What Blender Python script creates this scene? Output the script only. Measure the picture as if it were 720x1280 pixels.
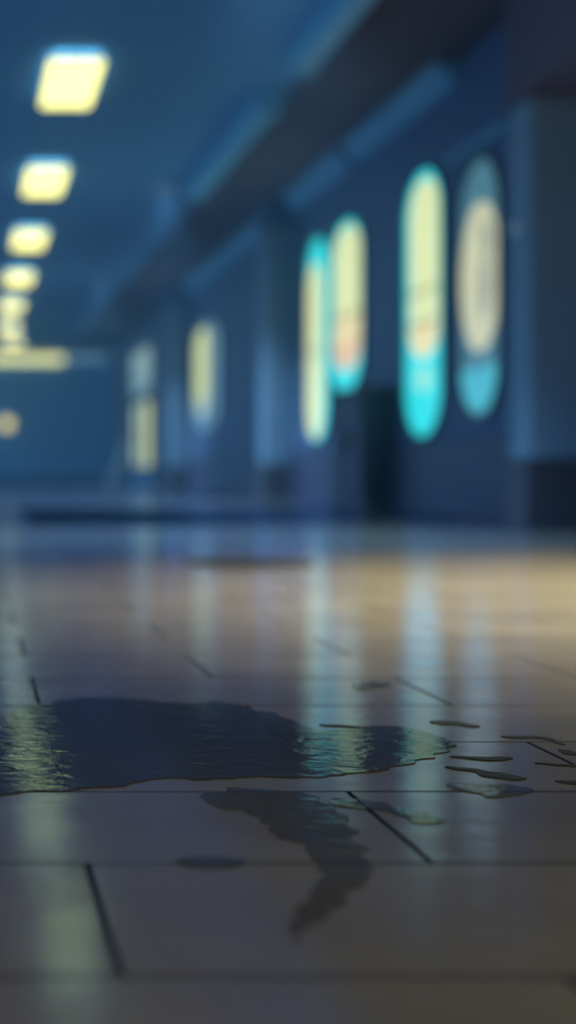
import bpy, bmesh, math, random
from mathutils import Vector, noise
from mathutils.geometry import delaunay_2d_cdt

# ------------------------------------------------------------------ clear
for o in list(bpy.data.objects):
    bpy.data.objects.remove(o, do_unlink=True)
SC = bpy.context.scene
COL = SC.collection

# ------------------------------------------------------------------ camera
F = 1927.0            # focal length in pixels of the 720 x 1280 frame
HC = 0.342            # camera height
VPX, VPY = -40.0, 588.0
cam_d = bpy.data.cameras.new('camera')
cam = bpy.data.objects.new('camera', cam_d)
COL.objects.link(cam)
cam.location = (0, 0, HC)
cam.rotation_euler = (math.radians(90), 0, 0)
cam_d.sensor_fit = 'AUTO'
cam_d.sensor_width = 36
cam_d.lens = F / 1280 * 36
cam_d.shift_x = (360 - VPX) / 1280
cam_d.shift_y = -(640 - VPY) / 1280
cam_d.clip_start = 0.02
cam_d.dof.use_dof = True
cam_d.dof.focus_distance = 1.80
cam_d.dof.aperture_fstop = 1.9
SC.camera = cam

# ------------------------------------------------------------------ world, exposure
W = bpy.data.worlds.new('dusk')
SC.world = W
W.use_nodes = True
bg = W.node_tree.nodes['Background']
bg.inputs[0].default_value = (0.115, 0.285, 0.52, 1)
bg.inputs[1].default_value = 2.8
SC.view_settings.view_transform = 'Standard'
SC.view_settings.look = 'None'
SC.view_settings.exposure = 0.0
SC.view_settings.gamma = 1.0
SC.view_settings.use_curve_mapping = False
SC.cycles.use_denoising = True
SC.cycles.max_bounces = 8
SC.cycles.volume_bounces = 1
SC.cycles.sample_clamp_indirect = 4

# warm ceiling lamp (above the frame), and cool fill lamps added to blue the floor
COOL_FILL_POWER = 1300
COOL_FILL_POS = (1.6, 8.0)
WARM_POWER = 3000
WARM_POS = (2.5, 4.2)
HALO_L = 8.0            # glow of the slabs added above the panels to make a halo
PANEL_L = 2.3          # radiance of the ceiling panels
HAZE = 0.012

# ------------------------------------------------------------------ helpers
def link(o):
    COL.objects.link(o)
    return o

def tag(o, label=None, cat=None, group=None, kind=None):
    if label: o['label'] = label
    if cat: o['category'] = cat
    if group: o['group'] = group
    if kind: o['kind'] = kind
    return o

def mesh_obj(name, bm, mat, parent=None, smooth=False, recalc=True):
    me = bpy.data.meshes.new(name)
    if recalc: bmesh.ops.recalc_face_normals(bm, faces=bm.faces[:])
    bm.to_mesh(me)
    bm.free()
    if smooth:
        for p in me.polygons: p.use_smooth = True
    me.materials.append(mat)
    o = link(bpy.data.objects.new(name, me))
    if parent: o.parent = parent
    return o

def empty(name, loc):
    o = link(bpy.data.objects.new(name, None))
    o.location = loc
    o.empty_display_size = 0.1
    return o

def box(bm, x0, x1, y0, y1, z0, z1, bev=0.0):
    r = bmesh.ops.create_cube(bm, size=1)
    vs = r['verts']
    for v in vs:
        v.co = Vector((x0 if v.co.x < 0 else x1, y0 if v.co.y < 0 else y1, z0 if v.co.z < 0 else z1))
    if bev > 0:
        es = list({e for v in vs for e in v.link_edges})
        bmesh.ops.bevel(bm, geom=es, offset=bev, segments=2, affect='EDGES', profile=0.6)

def boxes(name, lst, mat, parent=None, bev=0.0):
    bm = bmesh.new()
    for b in lst: box(bm, *b, bev=bev)
    return mesh_obj(name, bm, mat, parent)

def prism_x(bm, pts, x0, x1):
    """closed outline pts of (y, z), extruded from x0 to x1"""
    a = [bm.verts.new((x0, y, z)) for y, z in pts]
    b = [bm.verts.new((x1, y, z)) for y, z in pts]
    n = len(pts)
    bm.faces.new(a); bm.faces.new(b[::-1])
    for i in range(n):
        bm.faces.new((a[i], b[i], b[(i+1) % n], a[(i+1) % n]))

def ring_x(bm, outer, inner, x0, x1):
    n = len(outer)
    A = [[bm.verts.new((x, y, z)) for y, z in lst] for x in (x0, x1) for lst in (outer, inner)]
    o0, i0, o1, i1 = A
    for k in range(n):
        j = (k+1) % n
        bm.faces.new((o0[k], o0[j], i0[j], i0[k]))
        bm.faces.new((o1[k], i1[k], i1[j], o1[j]))
        bm.faces.new((o0[k], o1[k], o1[j], o0[j]))
        bm.faces.new((i0[k], i0[j], i1[j], i1[k]))

def lathe(bm, prof, seg=28, axis='z'):
    rings = []
    for r, h in prof:
        ring = []
        for k in range(seg):
            t = 2*math.pi*k/seg
            if axis == 'z': ring.append(bm.verts.new((r*math.cos(t), r*math.sin(t), h)))
            else: ring.append(bm.verts.new((r*math.cos(t), h, r*math.sin(t))))
        rings.append(ring)
    for a, b in zip(rings, rings[1:]):
        for k in range(seg):
            bm.faces.new((a[k], a[(k+1) % seg], b[(k+1) % seg], b[k]))
    bm.faces.new(rings[0]); bm.faces.new(rings[-1][::-1])

def pill(yc, zc, a, b, r, n=12):
    """rounded rectangle outline, half sizes a (along y) and b (up), end height r"""
    pts = []
    for sy, sz, t0 in ((1, 1, 0), (-1, 1, 90), (-1, -1, 180), (1, -1, 270)):
        for k in range(n):
            t = math.radians(t0 + 90*k/(n-1))
            ra = a * 0.92
            pts.append((yc + sy*(a-ra) + ra*math.cos(t), zc + sz*(b-r) + r*math.sin(t)))
    return pts

def clip_z(pts, zlo, zhi):
    """convex outline clipped between two heights"""
    def half(p, keep, zc):
        out = []
        for i in range(len(p)):
            a, b = p[i], p[(i+1) % len(p)]
            if keep(a[1]): out.append(a)
            if keep(a[1]) != keep(b[1]):
                t = (zc-a[1])/(b[1]-a[1])
                out.append((a[0]+t*(b[0]-a[0]), zc))
        return out
    p = half(pts, lambda z: z >= zlo, zlo)
    return half(p, lambda z: z <= zhi, zhi)

def floor_pt(px, py):
    """point of the floor seen at a pixel of the photograph"""
    d = F*HC/(py-VPY)
    return ((px-VPX)*d/F, d)

# ------------------------------------------------------------------ materials
def mat(name, col, rough=0.6, spec=0.5, metal=0.0, var=0.12, scale=6, bump=0.0):
    m = bpy.data.materials.new(name)
    m.use_nodes = True
    nt = m.node_tree; N = nt.nodes; L = nt.links
    p = N['Principled BSDF']
    p.inputs['Roughness'].default_value = rough
    p.inputs['Specular IOR Level'].default_value = spec
    p.inputs['Metallic'].default_value = metal
    tc = N.new('ShaderNodeTexCoord')
    nz = N.new('ShaderNodeTexNoise')
    nz.inputs['Scale'].default_value = scale
    nz.inputs['Detail'].default_value = 5
    L.new(tc.outputs['Object'], nz.inputs['Vector'])
    mx = N.new('ShaderNodeMix'); mx.data_type = 'RGBA'
    mx.inputs['A'].default_value = tuple(c*(1-var) for c in col) + (1,)
    mx.inputs['B'].default_value = tuple(min(1, c*(1+var)) for c in col) + (1,)
    L.new(nz.outputs['Fac'], mx.inputs['Factor'])
    L.new(mx.outputs['Result'], p.inputs['Base Color'])
    if bump:
        bp = N.new('ShaderNodeBump')
        bp.inputs['Strength'].default_value = bump
        bp.inputs['Distance'].default_value = 0.01
        L.new(nz.outputs['Fac'], bp.inputs['Height'])
        L.new(bp.outputs['Normal'], p.inputs['Normal'])
    return m

def glow(name, col, strength, var=0.15, scale=5):
    m = mat(name, tuple(0.5*c for c in col), 0.3)
    nt = m.node_tree; N = nt.nodes; L = nt.links
    p = N['Principled BSDF']
    mx = [n for n in N if n.bl_idname == 'ShaderNodeMix'][0]
    e = N.new('ShaderNodeMix'); e.data_type = 'RGBA'
    e.inputs['A'].default_value = tuple(c*(1-var) for c in col) + (1,)
    e.inputs['B'].default_value = tuple(c*(1+var) for c in col) + (1,)
    nz = [n for n in N if n.bl_idname == 'ShaderNodeTexNoise'][0]
    nz.inputs['Scale'].default_value = scale
    L.new(nz.outputs['Fac'], e.inputs['Factor'])
    L.new(e.outputs['Result'], p.inputs['Emission Color'])
    p.inputs['Emission Strength'].default_value = strength
    return m

M = {}
M['ceiling'] = mat('ceiling_plaster', (0.13, 0.28, 0.46), 0.7, 0.2)
M['wall'] = mat('blue_plaster', (0.085, 0.125, 0.21), 0.6, 0.3, bump=0.1)
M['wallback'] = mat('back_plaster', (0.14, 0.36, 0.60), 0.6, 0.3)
M['dado'] = mat('dark_panelling', (0.05, 0.045, 0.08), 0.45, 0.3)
M['pillar'] = mat('pillar_plaster', (0.16, 0.24, 0.31), 0.6, 0.3)
M['plinth'] = mat('plinth_stone', (0.05, 0.045, 0.055), 0.5, 0.3)
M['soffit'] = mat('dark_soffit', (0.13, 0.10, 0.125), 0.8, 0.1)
M['duct'] = mat('duct_metal', (0.16, 0.44, 0.60), 0.45, 0.5)
M['cornice'] = mat('cornice_plaster', (0.15, 0.33, 0.46), 0.6, 0.3)
M['housing'] = mat('lamp_housing', (0.45, 0.52, 0.55), 0.5)
M['panel'] = glow('lit_diffuser', (0.88, 0.86, 0.27), PANEL_L, 0.04)
M['halo'] = glow('added_halo_glow', (0.20, 0.62, 0.72), HALO_L, 0.04)
M['strip'] = glow('lit_strip', (0.74, 0.82, 0.38), 1.4, 0.1, 2)
M['globe'] = glow('lit_globe', (0.80, 0.76, 0.30), 1.5, 0.05)
M['frame'] = mat('window_lead', (0.05, 0.09, 0.12), 0.5)
M['cyan'] = glow('cyan_glass', (0.03, 0.74, 0.76), 1.0, 0.2)
M['yellow'] = glow('yellow_glass', (0.71, 0.77, 0.38), 1.0, 0.12)
M['amber'] = glow('amber_glass', (0.80, 0.68, 0.34), 1.0, 0.2)
M['rose'] = glow('rose_glass', (0.80, 0.52, 0.30), 0.95, 0.3)
M['pale'] = glow('pale_glass', (0.58, 0.58, 0.36), 0.95, 0.1)
M['grey'] = glow('grey_glass', (0.36, 0.36, 0.28), 0.9, 0.3, 3)
M['slate'] = glow('slate_glass', (0.07, 0.20, 0.26), 0.8, 0.3)
M['aqua'] = glow('aqua_glass', (0.06, 0.45, 0.52), 0.9, 0.3)
M['dim'] = glow('dim_glass', (0.12, 0.28, 0.40), 0.8, 0.3)
M['lime'] = glow('lime_glass', (0.62, 0.72, 0.32), 0.95, 0.15)
M['mint'] = glow('mint_glass', (0.28, 0.72, 0.58), 1.0)
M['transom'] = glow('transom_glass', (0.20, 0.36, 0.40), 0.9, 0.3)
M['doorglass'] = glow('door_glass', (0.42, 0.55, 0.42), 0.9, 0.3)
M['cabinet'] = mat('cabinet_paint', (0.035, 0.03, 0.05), 0.5, 0.3)
M['steel'] = mat('dark_steel', (0.10, 0.10, 0.11), 0.4, 0.5, 0.6)
M['mat'] = mat('dark_strip', (0.025, 0.06, 0.10), 1.0, 0.0, bump=0.3, scale=60)
M['cover'] = mat('cover_iron', (0.03, 0.035, 0.045), 1.0, 0.0)
M['board'] = mat('board_paint', (0.70, 0.82, 0.90), 0.5)

def floor_material():
    m = bpy.data.materials.new('floor_tiles')
    m.use_nodes = True
    nt = m.node_tree; N = nt.nodes; L = nt.links
    p = N['Principled BSDF']
    tc = N.new('ShaderNodeTexCoord')
    mp = N.new('ShaderNodeMapping')
    # rows of 0.3 m start at y = 1.04 (mod 0.6), joints of the even rows at x = 0.104
    mp.inputs['Location'].default_value = (-0.104, -1.042 + 0.3, 0)
    L.new(tc.outputs['Object'], mp.inputs['Vector'])
    br = N.new('ShaderNodeTexBrick')
    br.offset = 0.5; br.offset_frequency = 2; br.squash = 1
    br.inputs['Scale'].default_value = 1
    br.inputs['Brick Width'].default_value = 0.6
    br.inputs['Row Height'].default_value = 0.3
    br.inputs['Mortar Size'].default_value = 0.0035
    br.inputs['Mortar Smooth'].default_value = 0.3
    br.inputs['Color1'].default_value = (0.29, 0.25, 0.18, 1)
    br.inputs['Color2'].default_value = (0.26, 0.225, 0.165, 1)
    br.inputs['Mortar'].default_value = (0.02, 0.018, 0.02, 1)
    L.new(mp.outputs['Vector'], br.inputs['Vector'])
    # worn blotches
    n1 = N.new('ShaderNodeTexNoise'); n1.inputs['Scale'].default_value = 3.2; n1.inputs['Detail'].default_value = 6
    L.new(tc.outputs['Object'], n1.inputs['Vector'])
    mx = N.new('ShaderNodeMix'); mx.data_type = 'RGBA'; mx.blend_type = 'MULTIPLY'
    mx.inputs['Factor'].default_value = 1
    r1 = N.new('ShaderNodeValToRGB')
    r1.color_ramp.elements[0].position = 0.3; r1.color_ramp.elements[0].color = (0.72, 0.72, 0.72, 1)
    r1.color_ramp.elements[1].position = 0.7; r1.color_ramp.elements[1].color = (1, 1, 1, 1)
    L.new(n1.outputs['Fac'], r1.inputs['Fac'])
    L.new(br.outputs['Color'], mx.inputs['A']); L.new(r1.outputs['Color'], mx.inputs['B'])
    L.new(mx.outputs['Result'], p.inputs['Base Color'])
    # gloss
    n2 = N.new('ShaderNodeTexNoise'); n2.inputs['Scale'].default_value = 7; n2.inputs['Detail'].default_value = 6
    L.new(tc.outputs['Object'], n2.inputs['Vector'])
    mr = N.new('ShaderNodeMapRange')
    mr.inputs['From Min'].default_value = 0.3; mr.inputs['From Max'].default_value = 0.7
    mr.inputs['To Min'].default_value = 0.09; mr.inputs['To Max'].default_value = 0.16
    L.new(n2.outputs['Fac'], mr.inputs['Value'])
    ad = N.new('ShaderNodeMath'); ad.operation = 'MULTIPLY_ADD'
    ad.inputs[1].default_value = 0.6
    L.new(br.outputs['Fac'], ad.inputs[0]); L.new(mr.outputs['Result'], ad.inputs[2])
    L.new(ad.outputs['Value'], p.inputs['Roughness'])
    p.inputs['Specular IOR Level'].default_value = 0.0
    gl = N.new('ShaderNodeBsdfGlossy'); gl.distribution = 'GGX'
    gl.inputs['Color'].default_value = (0.36, 0.55, 1.0, 1)     # bluish glaze
    fr = N.new('ShaderNodeFresnel'); fr.inputs['IOR'].default_value = 2.0
    ms = N.new('ShaderNodeMixShader')
    # the rough joints carry no glaze, and the worn glaze never mirrors fully
    k1 = N.new('ShaderNodeMath'); k1.operation = 'MULTIPLY_ADD'; k1.inputs[1].default_value = -0.95; k1.inputs[2].default_value = 1
    L.new(br.outputs['Fac'], k1.inputs[0])
    k2 = N.new('ShaderNodeMath'); k2.operation = 'MINIMUM'; k2.inputs[1].default_value = 0.78
    L.new(fr.outputs['Fac'], k2.inputs[0])
    k3 = N.new('ShaderNodeMath'); k3.operation = 'MULTIPLY'
    L.new(k1.outputs[0], k3.inputs[0]); L.new(k2.outputs[0], k3.inputs[1])
    L.new(k3.outputs[0], ms.inputs['Fac']); L.new(p.outputs['BSDF'], ms.inputs[1]); L.new(gl.outputs['BSDF'], ms.inputs[2])
    L.new(ms.outputs['Shader'], N['Material Output'].inputs['Surface'])
    L.new(ad.outputs['Value'], gl.inputs['Roughness'])
    b1 = N.new('ShaderNodeBump'); b1.invert = True
    b1.inputs['Strength'].default_value = 0.6; b1.inputs['Distance'].default_value = 0.004
    L.new(br.outputs['Fac'], b1.inputs['Height'])
    b2 = N.new('ShaderNodeBump')
    b2.inputs['Strength'].default_value = 0.10; b2.inputs['Distance'].default_value = 0.01
    L.new(n2.outputs['Fac'], b2.inputs['Height']); L.new(b1.outputs['Normal'], b2.inputs['Normal'])
    for n_ in (p, gl, fr): L.new(b2.outputs['Normal'], n_.inputs['Normal'])
    return m
M['floor'] = floor_material()

def water_material(name, clear):
    m = bpy.data.materials.new(name)
    m.use_nodes = True
    nt = m.node_tree; N = nt.nodes; L = nt.links
    p = N['Principled BSDF']
    p.inputs['Base Color'].default_value = (0.085, 0.07, 0.068, 1)
    p.inputs['Roughness'].default_value = 0.05
    p.inputs['Specular IOR Level'].default_value = 0.28
    tc = N.new('ShaderNodeTexCoord')
    mp = N.new('ShaderNodeMapping'); mp.inputs['Scale'].default_value = (1, 1.3, 1)
    L.new(tc.outputs['Object'], mp.inputs['Vector'])
    nz = N.new('ShaderNodeTexNoise'); nz.inputs['Scale'].default_value = 26; nz.inputs['Detail'].default_value = 3
    nz.inputs['Distortion'].default_value = 0.6
    L.new(mp.outputs['Vector'], nz.inputs['Vector'])
    b = N.new('ShaderNodeBump'); b.inputs['Strength'].default_value = 0.08; b.inputs['Distance'].default_value = 0.01
    p.inputs['Specular IOR Level'].default_value = 0.0
    gl = N.new('ShaderNodeBsdfGlossy'); gl.inputs['Color'].default_value = (0.36, 0.52, 0.70, 1); gl.inputs['Roughness'].default_value = 0.05
    fr = N.new('ShaderNodeFresnel'); fr.inputs['IOR'].default_value = 1.33
    ms = N.new('ShaderNodeMixShader')
    tr = N.new('ShaderNodeBsdfTransparent')
    mt = N.new('ShaderNodeMixShader'); mt.inputs['Fac'].default_value = clear
    L.new(p.outputs['BSDF'], mt.inputs[1]); L.new(tr.outputs['BSDF'], mt.inputs[2])
    L.new(fr.outputs['Fac'], ms.inputs['Fac']); L.new(mt.outputs['Shader'], ms.inputs[1]); L.new(gl.outputs['BSDF'], ms.inputs[2])
    L.new(ms.outputs['Shader'], N['Material Output'].inputs['Surface'])
    for n_ in (gl, fr): L.new(b.outputs['Normal'], n_.inputs['Normal'])
    L.new(nz.outputs['Fac'], b.inputs['Height'])
    L.new(b.outputs['Normal'], p.inputs['Normal'])
    return m
M['water'] = water_material('wet_film', 0.4)
M['thin'] = water_material('thin_wet_film', 0.68)
M['streak'] = mat('dark_ripple_shade', (0.05, 0.045, 0.045), 0.4, 0.1)

# ------------------------------------------------------------------ the shell
XR, XL, YB, ZC = 3.6, -2.1, 38.8, 3.37       # right wall, left colonnade, end wall, ceiling
Y0 = -4.0
def struct(name, lst, m, bev=0.0):
    o = boxes(name, lst, m, None, bev)
    o['kind'] = 'structure'
    return o
struct('floor', [(XL-2, XR+0.3, Y0, YB+0.3, -0.15, 0)], M['floor'])
struct('ceiling', [(XL-0.4, XR+0.3, Y0, YB+0.3, ZC, ZC+0.15)], M['ceiling'])
struct('wall_right', [(XR, XR+0.3, Y0, YB, 0, ZC)], M['wall'])
struct('wall_back', [(XL-0.4, XR+0.3, YB, YB+0.3, 0, ZC)], M['wallback'])
# unseen left side: arcade invented to let blue sky fill into the hall
piers = [(XL-0.4, XL, y, y+0.9, 0, 2.75) for y in [8.85+7.85*k for k in range(4)]]
struct('wall_left', piers + [(XL-0.4, XL, 4.5, YB, 2.75, ZC), (XL-0.4, XL, Y0, 4.5, 0, ZC)], M['wall'])
struct('wall_front', [(XL-0.4, XR+0.3, Y0-0.3, Y0, 0, ZC)], M['soffit'])  # unseen rear wall, added to keep blue sky light off the near floor
struct('baseboard_right', [(XR-0.05, XR, 9.55, 16.95, 0, 0.56), (XR-0.05, XR, 17.4, 24.9, 0, 0.56), (XR-0.05, XR, 25.35, 29.4, 0, 0.56)], M['dado'], 0.008)
struct('baseboard_back', [(XL, XR-0.06, YB-0.04, YB, 0, 0.16)], M['dado'], 0.006)

def pilaster(y, x0, y1, top, mat_):
    t = empty('pillar', (XR, y, 0)); t['kind'] = 'structure'
    def rel(b): return (b[0]-XR, b[1]-XR, b[2]-y, b[3]-y, b[4], b[5])
    boxes('shaft', [rel((x0, XR, y, y1, 0.40, top))], mat_, t, 0.02)
    boxes('plinth', [rel((x0-0.03, XR, y-0.03, y1+0.03, 0, 0.40))], M['plinth'], t, 0.012)
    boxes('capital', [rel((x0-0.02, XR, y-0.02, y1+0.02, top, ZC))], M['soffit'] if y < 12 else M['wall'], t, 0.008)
    return t
pilaster(8.9, 3.245, 9.25, 2.50, M['pillar'])
pilaster(16.95, 3.27, 17.4, 3.0, M['pillar'])
pilaster(24.9, 3.27, 25.35, 3.0, M['pillar'])
# dropped dark soffit over the near end of the right wall
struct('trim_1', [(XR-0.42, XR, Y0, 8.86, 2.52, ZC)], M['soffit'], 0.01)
# dark strip in place of shade on the ceiling, ducts to right wall
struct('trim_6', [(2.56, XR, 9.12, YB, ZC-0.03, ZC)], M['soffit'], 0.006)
# sill line above the near windows
struct('trim_2', [(XR-0.06, XR, 10.2, 11.5, 2.60, 2.66)], M['cornice'], 0.008)

# cornice lengths at the foot of the ceiling
for k, (a, b) in enumerate([(11.3, 14.2), (14.45, 16.9), (17.45, 24.8)]):
    bm = bmesh.new()
    prof = [(XR, ZC-0.20), (XR-0.03, ZC-0.20), (XR-0.06, ZC-0.16), (XR-0.15, ZC-0.06), (XR-0.18, ZC-0.045), (XR-0.18, ZC), (XR, ZC)]
    A = [bm.verts.new((x, a, z)) for x, z in prof]; B = [bm.verts.new((x, b, z)) for x, z in prof]
    bm.faces.new(A); bm.faces.new(B[::-1])
    for i in range(len(prof)):
        bm.faces.new((A[i], B[i], B[(i+1) % len(prof)], A[(i+1) % len(prof)]))
    o = mesh_obj('trim_%d' % (k+3), bm, M['cornice']); o['kind'] = 'structure'

# ------------------------------------------------------------------ lit windows of the right wall
def window(n, y0, y1, z0, z1, r, panes, bars, label):
    """panes: (name, material, outline); bars: (y0, y1, z0, z1)"""
    yc, zc, a, b = (y0+y1)/2, (z0+z1)/2, (y1-y0)/2, (z1-z0)/2
    t = empty('window_%d' % n, (XR, yc, z0)); t['kind'] = 'structure'; t['label'] = label
    def loc(pts): return [(y-yc, z-z0) for y, z in pts]
    bm = bmesh.new()
    ring_x(bm, loc(pill(yc, zc, a+0.03, b+0.03, r+0.03)), loc(pill(yc, zc, a, b, r)), -0.035, 0)
    mesh_obj('frame', bm, M['frame'], t)
    depth = -0.008
    for k, (nm, m, pts) in enumerate(panes):
        bm = bmesh.new()
        prism_x(bm, loc(pts), depth - 0.004*k, 0 if k == 0 else -0.007)
        mesh_obj(nm, bm, m, t)
    if bars:
        bm = bmesh.new()
        for (ya, yb, za, zb) in bars:
            box(bm, -0.03, -0.008, ya-yc, yb-yc, za-z0, zb-z0)
        mesh_obj('glazing_bar', bm, M['frame'], t)
    return t

# 1: farthest of the group of four
o1 = pill(15.80, 1.685, 0.50, 1.045, 0.38)
window(1, 15.30, 16.30, 0.64, 2.73, 0.38, [
    ('border_glass', M['cyan'], o1),
    ('centre_glass', M['yellow'], pill(15.97, 1.58, 0.33, 0.90, 0.32))],
    [(15.65, 16.28, 1.55, 1.565)],
    'tall cyan edged window with a yellow pane, beside the pillar')
# 2: shorter window above the cabinet
o2 = pill(14.62, 1.895, 0.62, 0.815, 0.32)
i2 = pill(14.62, 1.97, 0.50, 0.68, 0.28)
window(2, 14.0, 15.24, 1.08, 2.71, 0.32, [
    ('border_glass', M['cyan'], o2),
    ('centre_glass', M['yellow'], clip_z(i2, 1.80, 3)),
    ('amber_glass', M['amber'], clip_z(i2, 1.56, 1.80)),
    ('rose_glass', M['rose'], clip_z(i2, 1.2, 1.56))],
    [(14.15, 15.1, 1.79, 1.81)],
    'short lit window with a rose lower pane, above the dark cabinet')
# 3: the brightest
o3 = pill(12.14, 1.655, 0.50, 1.045, 0.36)
i3 = pill(12.14, 1.93, 0.37, 0.70, 0.26)
window(3, 11.64, 12.64, 0.61, 2.70, 0.36, [
    ('border_glass', M['cyan'], o3),
    ('centre_glass', M['yellow'], clip_z(i3, 1.50, 3)),
    ('amber_glass', M['amber'], clip_z(i3, 1.0, 1.50)),
    ('spot_glass', M['mint'], pill(12.14, 1.06, 0.2, 0.10, 0.09))],
    [(11.8, 12.5, 1.745, 1.76), (11.8, 12.5, 1.49, 1.505)],
    'brightest tall window, cyan rim round a pale yellow pane')
# 4: with a round pane
o4 = pill(10.81, 1.62, 0.42, 0.90, 0.36)
circ = pill(10.81, 1.70, 0.41, 0.52, 0.52)
fig = [(10.78, 1.40), (10.62, 1.42), (10.55, 1.60), (10.58, 1.80), (10.50, 1.92), (10.58, 2.06), (10.72, 2.10), (10.78, 1.98), (10.72, 1.85), (10.80, 1.62)]
window(4, 10.39, 11.23, 0.72, 2.52, 0.36, [
    ('border_glass', M['slate'], o4),
    ('round_glass', M['pale'], circ),
    ('figured_glass', M['grey'], fig),
    ('lower_glass', M['aqua'], clip_z(pill(10.81, 1.62, 0.38, 0.86, 0.34), 0, 1.06))],
    [],
    'dim window with a large round pale pane, beside the near pillar')
# 5: far window between the second and third pillars
o5 = pill(23.2, 1.745, 1.25, 0.825, 0.34)
i5 = pill(23.65, 1.85, 0.72, 0.66, 0.25)
window(5, 21.95, 24.45, 0.92, 2.57, 0.34, [
    ('border_glass', M['dim'], o5),
    ('centre_glass', M['lime'], clip_z(i5, 1.45, 3)),
    ('lower_glass', M['doorglass'], clip_z(i5, 1.0, 1.45))],
    [(22.85, 22.9, 0.95, 2.5)],
    'small far window with a lime pane, between the two far pillars')

# ------------------------------------------------------------------ far glazed door on the right wall
t = empty('door_1', (XR, 31.5, 0)); t['kind'] = 'structure'
boxes('frame', [(-0.08, 0, -1.9, -1.75, 0, 2.95), (-0.08, 0, 1.75, 1.9, 0, 2.95), (-0.08, 0, -1.75, 1.75, 2.80, 2.95), (-0.08, 0, -1.75, 1.75, 1.80, 1.93), (-0.08, 0, -0.06, 0.06, 0, 1.80)], M['pillar'], t, 0.008)
for s, m in ((-1, M['doorglass']), (1, M['dim'])):
    a, b = (-1.75, -0.06) if s < 0 else (0.06, 1.75)
    lf = boxes('leaf', [(-0.05, 0, a, a+0.14, 0, 1.80), (-0.05, 0, b-0.14, b, 0, 1.80), (-0.05, 0, a+0.14, b-0.14, 0, 0.42), (-0.05, 0, a+0.14, b-0.14, 1.72, 1.80)], M['wallback'], t)
    boxes('pane', [(-0.03, -0.015, a+0.14, b-0.14, 0.42, 1.72)], M['lime'] if s < 0 else M['doorglass'], lf)
    boxes('handle', [(-0.09, -0.05, (b-0.10 if s < 0 else a+0.06), (b-0.06 if s < 0 else a+0.10), 0.85, 1.15)], M['steel'], lf, 0.01)
boxes('transom_glass', [(-0.04, -0.01, -1.75, 1.75, 1.93, 2.80)], M['transom'], t)

# ------------------------------------------------------------------ ceiling lamps
def ceiling_light(loc, label):
    t = empty('ceiling_light', loc)
    tag(t, label, 'ceiling light', 'panel lights in a row along the ceiling')
    w, l = 0.205, 0.70
    for y in (-0.6, 0.6):
        boxes('hanger', [(-0.02, 0.02, y-0.02, y+0.02, -0.035, 0)], M['housing'], t)
    bm = bmesh.new()
    box(bm, -w, w, -l, l, -0.055, -0.035, 0.006)
    mesh_obj('housing', bm, M['housing'], t)
    bm = bmesh.new()
    box(bm, -w+0.03, w-0.03, -l+0.03, l-0.03, -0.035, -0.029, 0.002)
    mesh_obj('halo_slab', bm, M['halo'], t)  # glowing slab added to throw a halo on the ceiling
    bm = bmesh.new()
    box(bm, -w+0.008, w-0.008, -l+0.008, l-0.008, -0.078, -0.052, 0.010)
    mesh_obj('diffuser', bm, M['panel'], t)
    return t
def copy_tree(o, parent=None):
    c = o.copy(); COL.objects.link(c); c.parent = parent
    for ch in list(o.children): copy_tree(ch, c)
    return c
ordinals = ['first', 'second', 'third', 'fourth', 'fifth', 'sixth', 'seventh']
L0 = None
# one more panel, unseen above the frame, added to light the near floor
ceiling_light((0.77, 7.83, ZC), 'added unseen lit ceiling panel above the near tan floor, ahead of the row')
for k in range(7):
    x = 0.79 if k < 5 else (0.85 if k == 5 else 1.05)
    loc = (x, 11.85+4.02*k, ZC)
    lab = ('lit rectangular ceiling panel, nearest and largest of the row' if k == 0 else
           'lit rectangular ceiling panel, farthest of the row before the back wall' if k == 6 else
           'lit rectangular ceiling panel, %s in the row from the nearest' % ordinals[k])
    if L0 is None:
        L0 = ceiling_light(loc, lab)
    else:
        c = copy_tree(L0); c.location = loc; c['label'] = lab

# long strip lamp over the back wall
t = empty('strip_light', (0.2, YB-0.01, 3.20))
tag(t, 'long glowing yellow strip lamp along the top of the back wall', 'strip light')
boxes('housing', [(-2.2, 3.3, -0.10, 0, 0.03, 0.14)], M['housing'], t, 0.01)
bm = bmesh.new(); box(bm, -2.1, 2.2, -0.16, -0.01, -0.16, 0.03, 0.03)
mesh_obj('diffuser', bm, M['strip'], t)
bm = bmesh.new(); box(bm, 2.22, 3.25, -0.12, -0.01, -0.10, 0.03, 0.03)
d_ = mesh_obj('lit_lintel', bm, M['dim'], t); d_['label'] = 'lintel beside the strip, its light put in as a dim glow'  # stretch of lintel that glows in place of lamplight falling on it

# globe lamp on the back wall
t = empty('wall_lamp', (0.97, YB, 1.50))
tag(t, 'small round yellow lamp glowing on the back wall', 'wall lamp')
bm = bmesh.new(); lathe(bm, [(0.10, 0), (0.10, -0.02), (0.04, -0.035), (0.035, -0.09)], axis='y')
mesh_obj('bracket', bm, M['housing'], t)
bm = bmesh.new(); bmesh.ops.create_uvsphere(bm, u_segments=24, v_segments=14, radius=0.15)
bmesh.ops.translate(bm, verts=bm.verts[:], vec=(0, -0.22, 0))
mesh_obj('globe', bm, M['globe'], t, True)

# ceiling ducts
def duct(y0, y1, label):
    t = empty('ceiling_duct', (2.40, (y0+y1)/2, ZC))
    tag(t, label, 'duct', 'boxed ducts along the ceiling')
    h = (y1-y0)/2
    boxes('casing', [(-0.08, 0.08, -h, h, -0.17, 0)], M['duct'], t, 0.012)
    for s in (-1, 1):
        boxes('flange', [(-0.10, 0.10, s*h-0.03, s*h+0.03, -0.19, 0)], M['duct'], t, 0.006)
duct(8.2, 11.1, 'blue boxed ceiling duct, the nearer and brighter length')
duct(12.3, 16.2, 'blue boxed ceiling duct, the farther and dimmer length')

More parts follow.
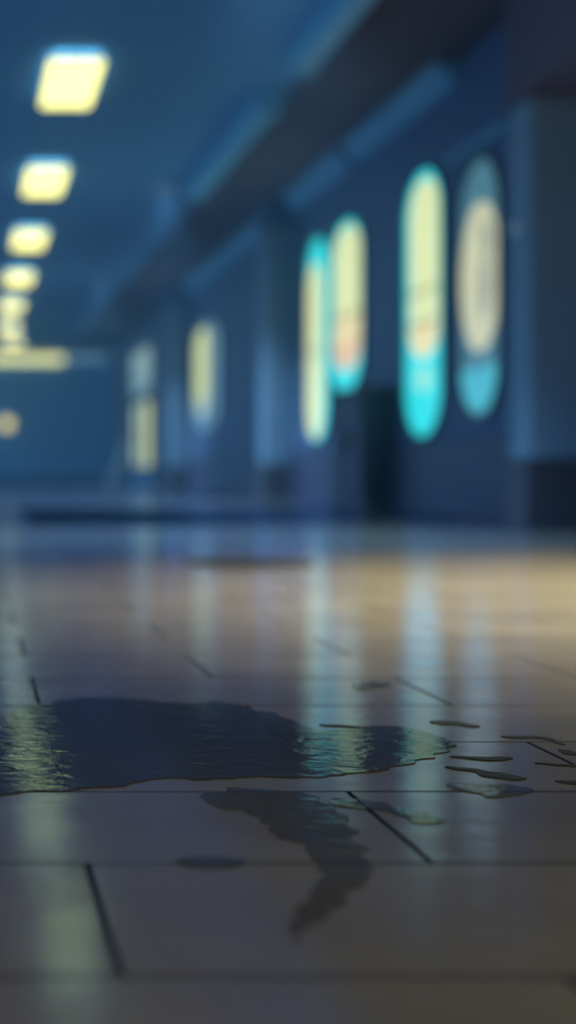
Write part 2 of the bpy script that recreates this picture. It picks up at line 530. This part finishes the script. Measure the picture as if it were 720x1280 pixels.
# warm lamp above the near floor, over the frame; the others are added fill
def downlight(pos, label, power, color, cone):
    t = empty('downlight', (pos[0], pos[1], ZC))
    tag(t, label, 'downlight', 'round downlights over the floor')
    bm = bmesh.new(); lathe(bm, [(0.13, 0), (0.13, -0.03), (0.10, -0.05), (0.095, -0.02), (0.09, -0.01)])
    mesh_obj('trim_ring', bm, M['housing'], t)
    ld = bpy.data.lights.new('bulb', 'SPOT')
    ld.energy = power; ld.color = color; ld.spot_size = math.radians(cone); ld.spot_blend = 1.0; ld.shadow_soft_size = 0.05
    lo = link(bpy.data.objects.new('bulb', ld)); lo.parent = t; lo.location = (0, 0, -0.06)
downlight(WARM_POS, 'round warm downlight in the ceiling above the near tan floor', WARM_POWER, (1.0, 0.93, 0.64), 88)
downlight((0.9, 0.7), 'added weak warm fill lamp in the ceiling above the nearest tiles', 120, (1.0, 0.95, 0.68), 110)  # added fill, lifts the nearest tiles
downlight(COOL_FILL_POS, 'added cool fill lamp in the ceiling above the pale blue band of floor', COOL_FILL_POWER, (0.32, 0.62, 1.0), 80)  # added fill, makes the pale blue band
downlight((2.1, 16.4), 'added small cool fill lamp beside the second lit ceiling panel', COOL_FILL_POWER, (0.32, 0.62, 1.0), 90)  # added fill to brighten the far floor
downlight((2.1, 24.4), 'added small cool fill lamp beside the fourth lit ceiling panel', COOL_FILL_POWER, (0.32, 0.62, 1.0), 90)  # second added fill, farther down the hall

# ------------------------------------------------------------------ things by the right wall
t = empty('cabinet', (3.45, 13.45, 0))
tag(t, 'low dark cabinet against the right wall below the short window', 'cabinet')
boxes('carcass', [(-0.13, 0.10, -0.55, 0.55, 0.06, 1.01)], M['cabinet'], t, 0.006)
boxes('plinth', [(-0.10, 0.10, -0.52, 0.52, 0, 0.06)], M['plinth'], t)
boxes('top', [(-0.17, 0.10, -0.57, 0.57, 1.01, 1.05)], M['cabinet'], t, 0.008)
for s in (-1, 1):
    dr = boxes('door', [(-0.15, -0.13, min(0, s*0.53)+0.01, max(0, s*0.53)-0.01, 0.09, 0.99)], M['cabinet'], t, 0.004)
    boxes('handle', [(-0.18, -0.15, s*0.07-0.012, s*0.07+0.012, 0.52, 0.68)], M['steel'], dr, 0.004)

# board leaning against the wall by the far door
bm = bmesh.new()
box(bm, -0.02, 0.02, -0.45, 0.45, 0, 1.08, 0.006)
o = mesh_obj('leaning_board', bm, M['board'])
o.location = (3.09, 33.9, 0.012); o.rotation_euler = (0, math.radians(23.5), 0)
tag(o, 'pale blue board leaning against the right wall by the far door', 'board')

# small fitting on the near pillar's edge
t = empty('wall_sensor', (3.245, 9.1, 1.77))
tag(t, 'tiny pale round fitting on the edge of the near pillar', 'sensor')
bm = bmesh.new(); lathe(bm, [(0.045, 0), (0.045, 0.012), (0.034, 0.022)])
b_ = mesh_obj('base', bm, M['housing'], t); b_.rotation_euler = (0, math.radians(-90), 0)
bm = bmesh.new(); lathe(bm, [(0.026, 0.02), (0.022, 0.036), (0.010, 0.043)])
b_ = mesh_obj('lens', bm, M['board'], t); b_.rotation_euler = (0, math.radians(-90), 0)

# ------------------------------------------------------------------ on the floor
bm = bmesh.new(); box(bm, -0.62, 0.62, -1.7, 1.7, 0, 0.012, 0.004)
t = mesh_obj('floor_strip', bm, M['mat']); t.location = (1.05, 11.3, 0)  # flat dark strip laid on the tiles
tag(t, 'dark blue strip lying far off on the tiled floor', 'mat')

t = empty('drain_cover', (1.03, 5.64, 0))
tag(t, 'dark round iron drain cover set in the tan floor', 'drain cover')
bm = bmesh.new(); lathe(bm, [(0.23, 0), (0.23, 0.006), (0.19, 0.008), (0.19, 0.004)], 40)
mesh_obj('rim', bm, M['cover'], t)
bm = bmesh.new(); lathe(bm, [(0.185, 0.002), (0.185, 0.007)], 40)
for k in range(-4, 5):
    h = math.sqrt(0.17**2-(0.036*k)**2)
    box(bm, 0.036*k-0.006, 0.036*k+0.006, -h, h, 0.006, 0.010)
mesh_obj('plate', bm, M['cover'], t)

def puddle(px, label, amp=0.012, seed=0, group=None, name='puddle', m='water'):
    """wet patch whose shore runs through points of the floor"""
    P = [Vector(floor_pt(*p)) for p in px]
    n = len(P); pts = []
    for i in range(n):                                     # Catmull-Rom
        a, b, c, d = P[i-1], P[i], P[(i+1) % n], P[(i+2) % n]
        steps = max(3, int((c-b).length/0.006))
        for s in range(steps):
            t_ = s/steps
            q = 0.5*((2*b)+(c-a)*t_+(2*a-5*b+4*c-d)*t_*t_+(3*b-a-3*c+d)*t_**3)
            w = noise.noise_vector(Vector((q.x*22, q.y*22, seed*7.3)))
            w2 = noise.noise_vector(Vector((q.x*60, q.y*45, seed*3.1+5)))
            pts.append(Vector((q.x+amp*(w.x+0.8*w2.x)*2.2, q.y+amp*(w.y+0.8*w2.y)*1.3)))
    c = sum(pts, Vector((0, 0)))/len(pts)
    if sum(a.x*b.y-b.x*a.y for a, b in zip(pts, pts[1:]+pts[:1])) < 0: pts.reverse()
    bm = bmesh.new()
    V2, _, F2, _, _, _ = delaunay_2d_cdt([p-c for p in pts], [], [list(range(len(pts)))], 1, 1e-5)
    top = [bm.verts.new((p.x, p.y, 0.0012)) for p in V2]
    for f in F2:
        if sum(V2[a].x*V2[b].y-V2[b].x*V2[a].y for a, b in zip(f, f[1:]+f[:1])) < 0: f = f[::-1]
        bm.faces.new([top[k] for k in f])
    bot = {}
    for e in [e for e in bm.edges if e.is_boundary]:
        lp = e.link_loops[0]; a, b = lp.vert, lp.link_loop_next.vert
        for v in (a, b):
            if v not in bot: bot[v] = bm.verts.new((v.co.x, v.co.y, 0))
        bm.faces.new((b, a, bot[a], bot[b]))
    o = mesh_obj(name, bm, M[m], recalc=False)
    o.location = (c.x, c.y, 0)
    tag(o, label, name.replace('_', ' '), group)
    return o
G = 'wet patches on the near tiles'
MAIN = [(-60, 905), (-10, 903), (30, 888), (65, 876), (125, 873), (185, 876), (235, 881), (275, 877), (305, 884), (340, 892), (375, 906), (405, 913), (445, 913), (490, 909), (530, 917), (562, 932),
        (530, 950), (480, 962), (420, 968), (375, 972), (325, 972),
        (265, 973), (200, 975), (150, 984), (105, 988), (40, 990), (-60, 988)]
puddle(MAIN,
       'large dark puddle with a ragged shore across the near tiles', 0.008, 1, G)
puddle([(250, 992), (330, 987), (400, 1000), (445, 1042), (462, 1096), (430, 1135), (365, 1182), (378, 1135), (402, 1090), (355, 1048), (300, 1018)],
       'thin tapering wet patch running toward the camera from the large puddle', 0.008, 2, G, 'puddle', 'thin')
puddle([(408, 1000), (450, 1000), (500, 1010), (552, 1022), (530, 1030), (480, 1016), (430, 1010)],
       'narrow wet streak crossing the reflection of the brightest window', 0.006, 3, G, 'puddle', 'thin')
puddle([(560, 985), (610, 978), (662, 990), (640, 998), (600, 994)],
       'small wet splash under the reflection of the dim round window', 0.006, 4, G, 'puddle', 'thin')
puddle([(225, 1075), (262, 1071), (305, 1075), (300, 1083), (262, 1086), (232, 1083)],
       'tiny dark wet spot on the joint nearest the camera', 0.003, 5, G, 'puddle', 'thin')
puddle([(442, 857), (465, 853), (488, 856), (470, 861), (448, 863)],
       'tiny wet spot beyond the large puddle beside the window reflections', 0.004, 6, G, 'puddle', 'thin')

def inside(q, poly):
    c = False
    for i in range(len(poly)):
        (x1, y1), (x2, y2) = poly[i-1], poly[i]
        if (y1 > q[1]) != (y2 > q[1]) and q[0] < (x2-x1)*(q[1]-y1)/(y2-y1)+x1: c = not c
    return c
random.seed(5)
taken = []
for k in range(120):
    cx = random.uniform(385, 740); cy = random.uniform(900, 1000) if cx < 600 else random.uniform(915, 985)
    w = random.uniform(20, 55); h = random.uniform(0.9, 3.0); bend = random.uniform(-2.5, 2.5); sl = random.uniform(-0.02, 0.16)
    pts = []
    for j in range(16):
        a = 2*math.pi*j/16
        u = math.cos(a)
        pts.append((cx+w*u, cy+sl*w*u+bend*math.sin(2.5*u+k)+h*math.sin(a)*random.uniform(0.6, 1.4)))
    if any(inside(q, MAIN) for q in pts) or any(abs(cx-a) < w+c+12 and abs(cy-b) < 14 for a, b, c in taken): continue
    if cy > 975 and cx < 680: continue
    taken.append((cx, cy, w))
    puddle(pts, 'thin dark ragged streak painted as ripple shade at the right end of the large puddle', 0.0035, 20+k, 'dark ripple streaks on the near tiles', 'ripple_shade', 'streak')  # dark colour stands in for the shaded sides of ripples

# ------------------------------------------------------------------ haze in the hall
if HAZE > 0:
    m = bpy.data.materials.new('haze'); m.use_nodes = True
    N = m.node_tree.nodes; N.remove(N['Principled BSDF'])
    vs = N.new('ShaderNodeVolumeScatter')
    vs.inputs['Color'].default_value = (0.35, 0.72, 1.0, 1)
    vs.inputs['Density'].default_value = HAZE
    vs.inputs['Anisotropy'].default_value = 0.8
    m.node_tree.links.new(vs.outputs[0], N['Material Output'].inputs['Volume'])
    o = boxes('haze', [(XL-0.3, XR+0.2, 7.0, YB+0.1, 0.001, ZC+0.05)], m)
    tag(o, 'thin blue haze hanging in the hall', 'haze', None, 'stuff')
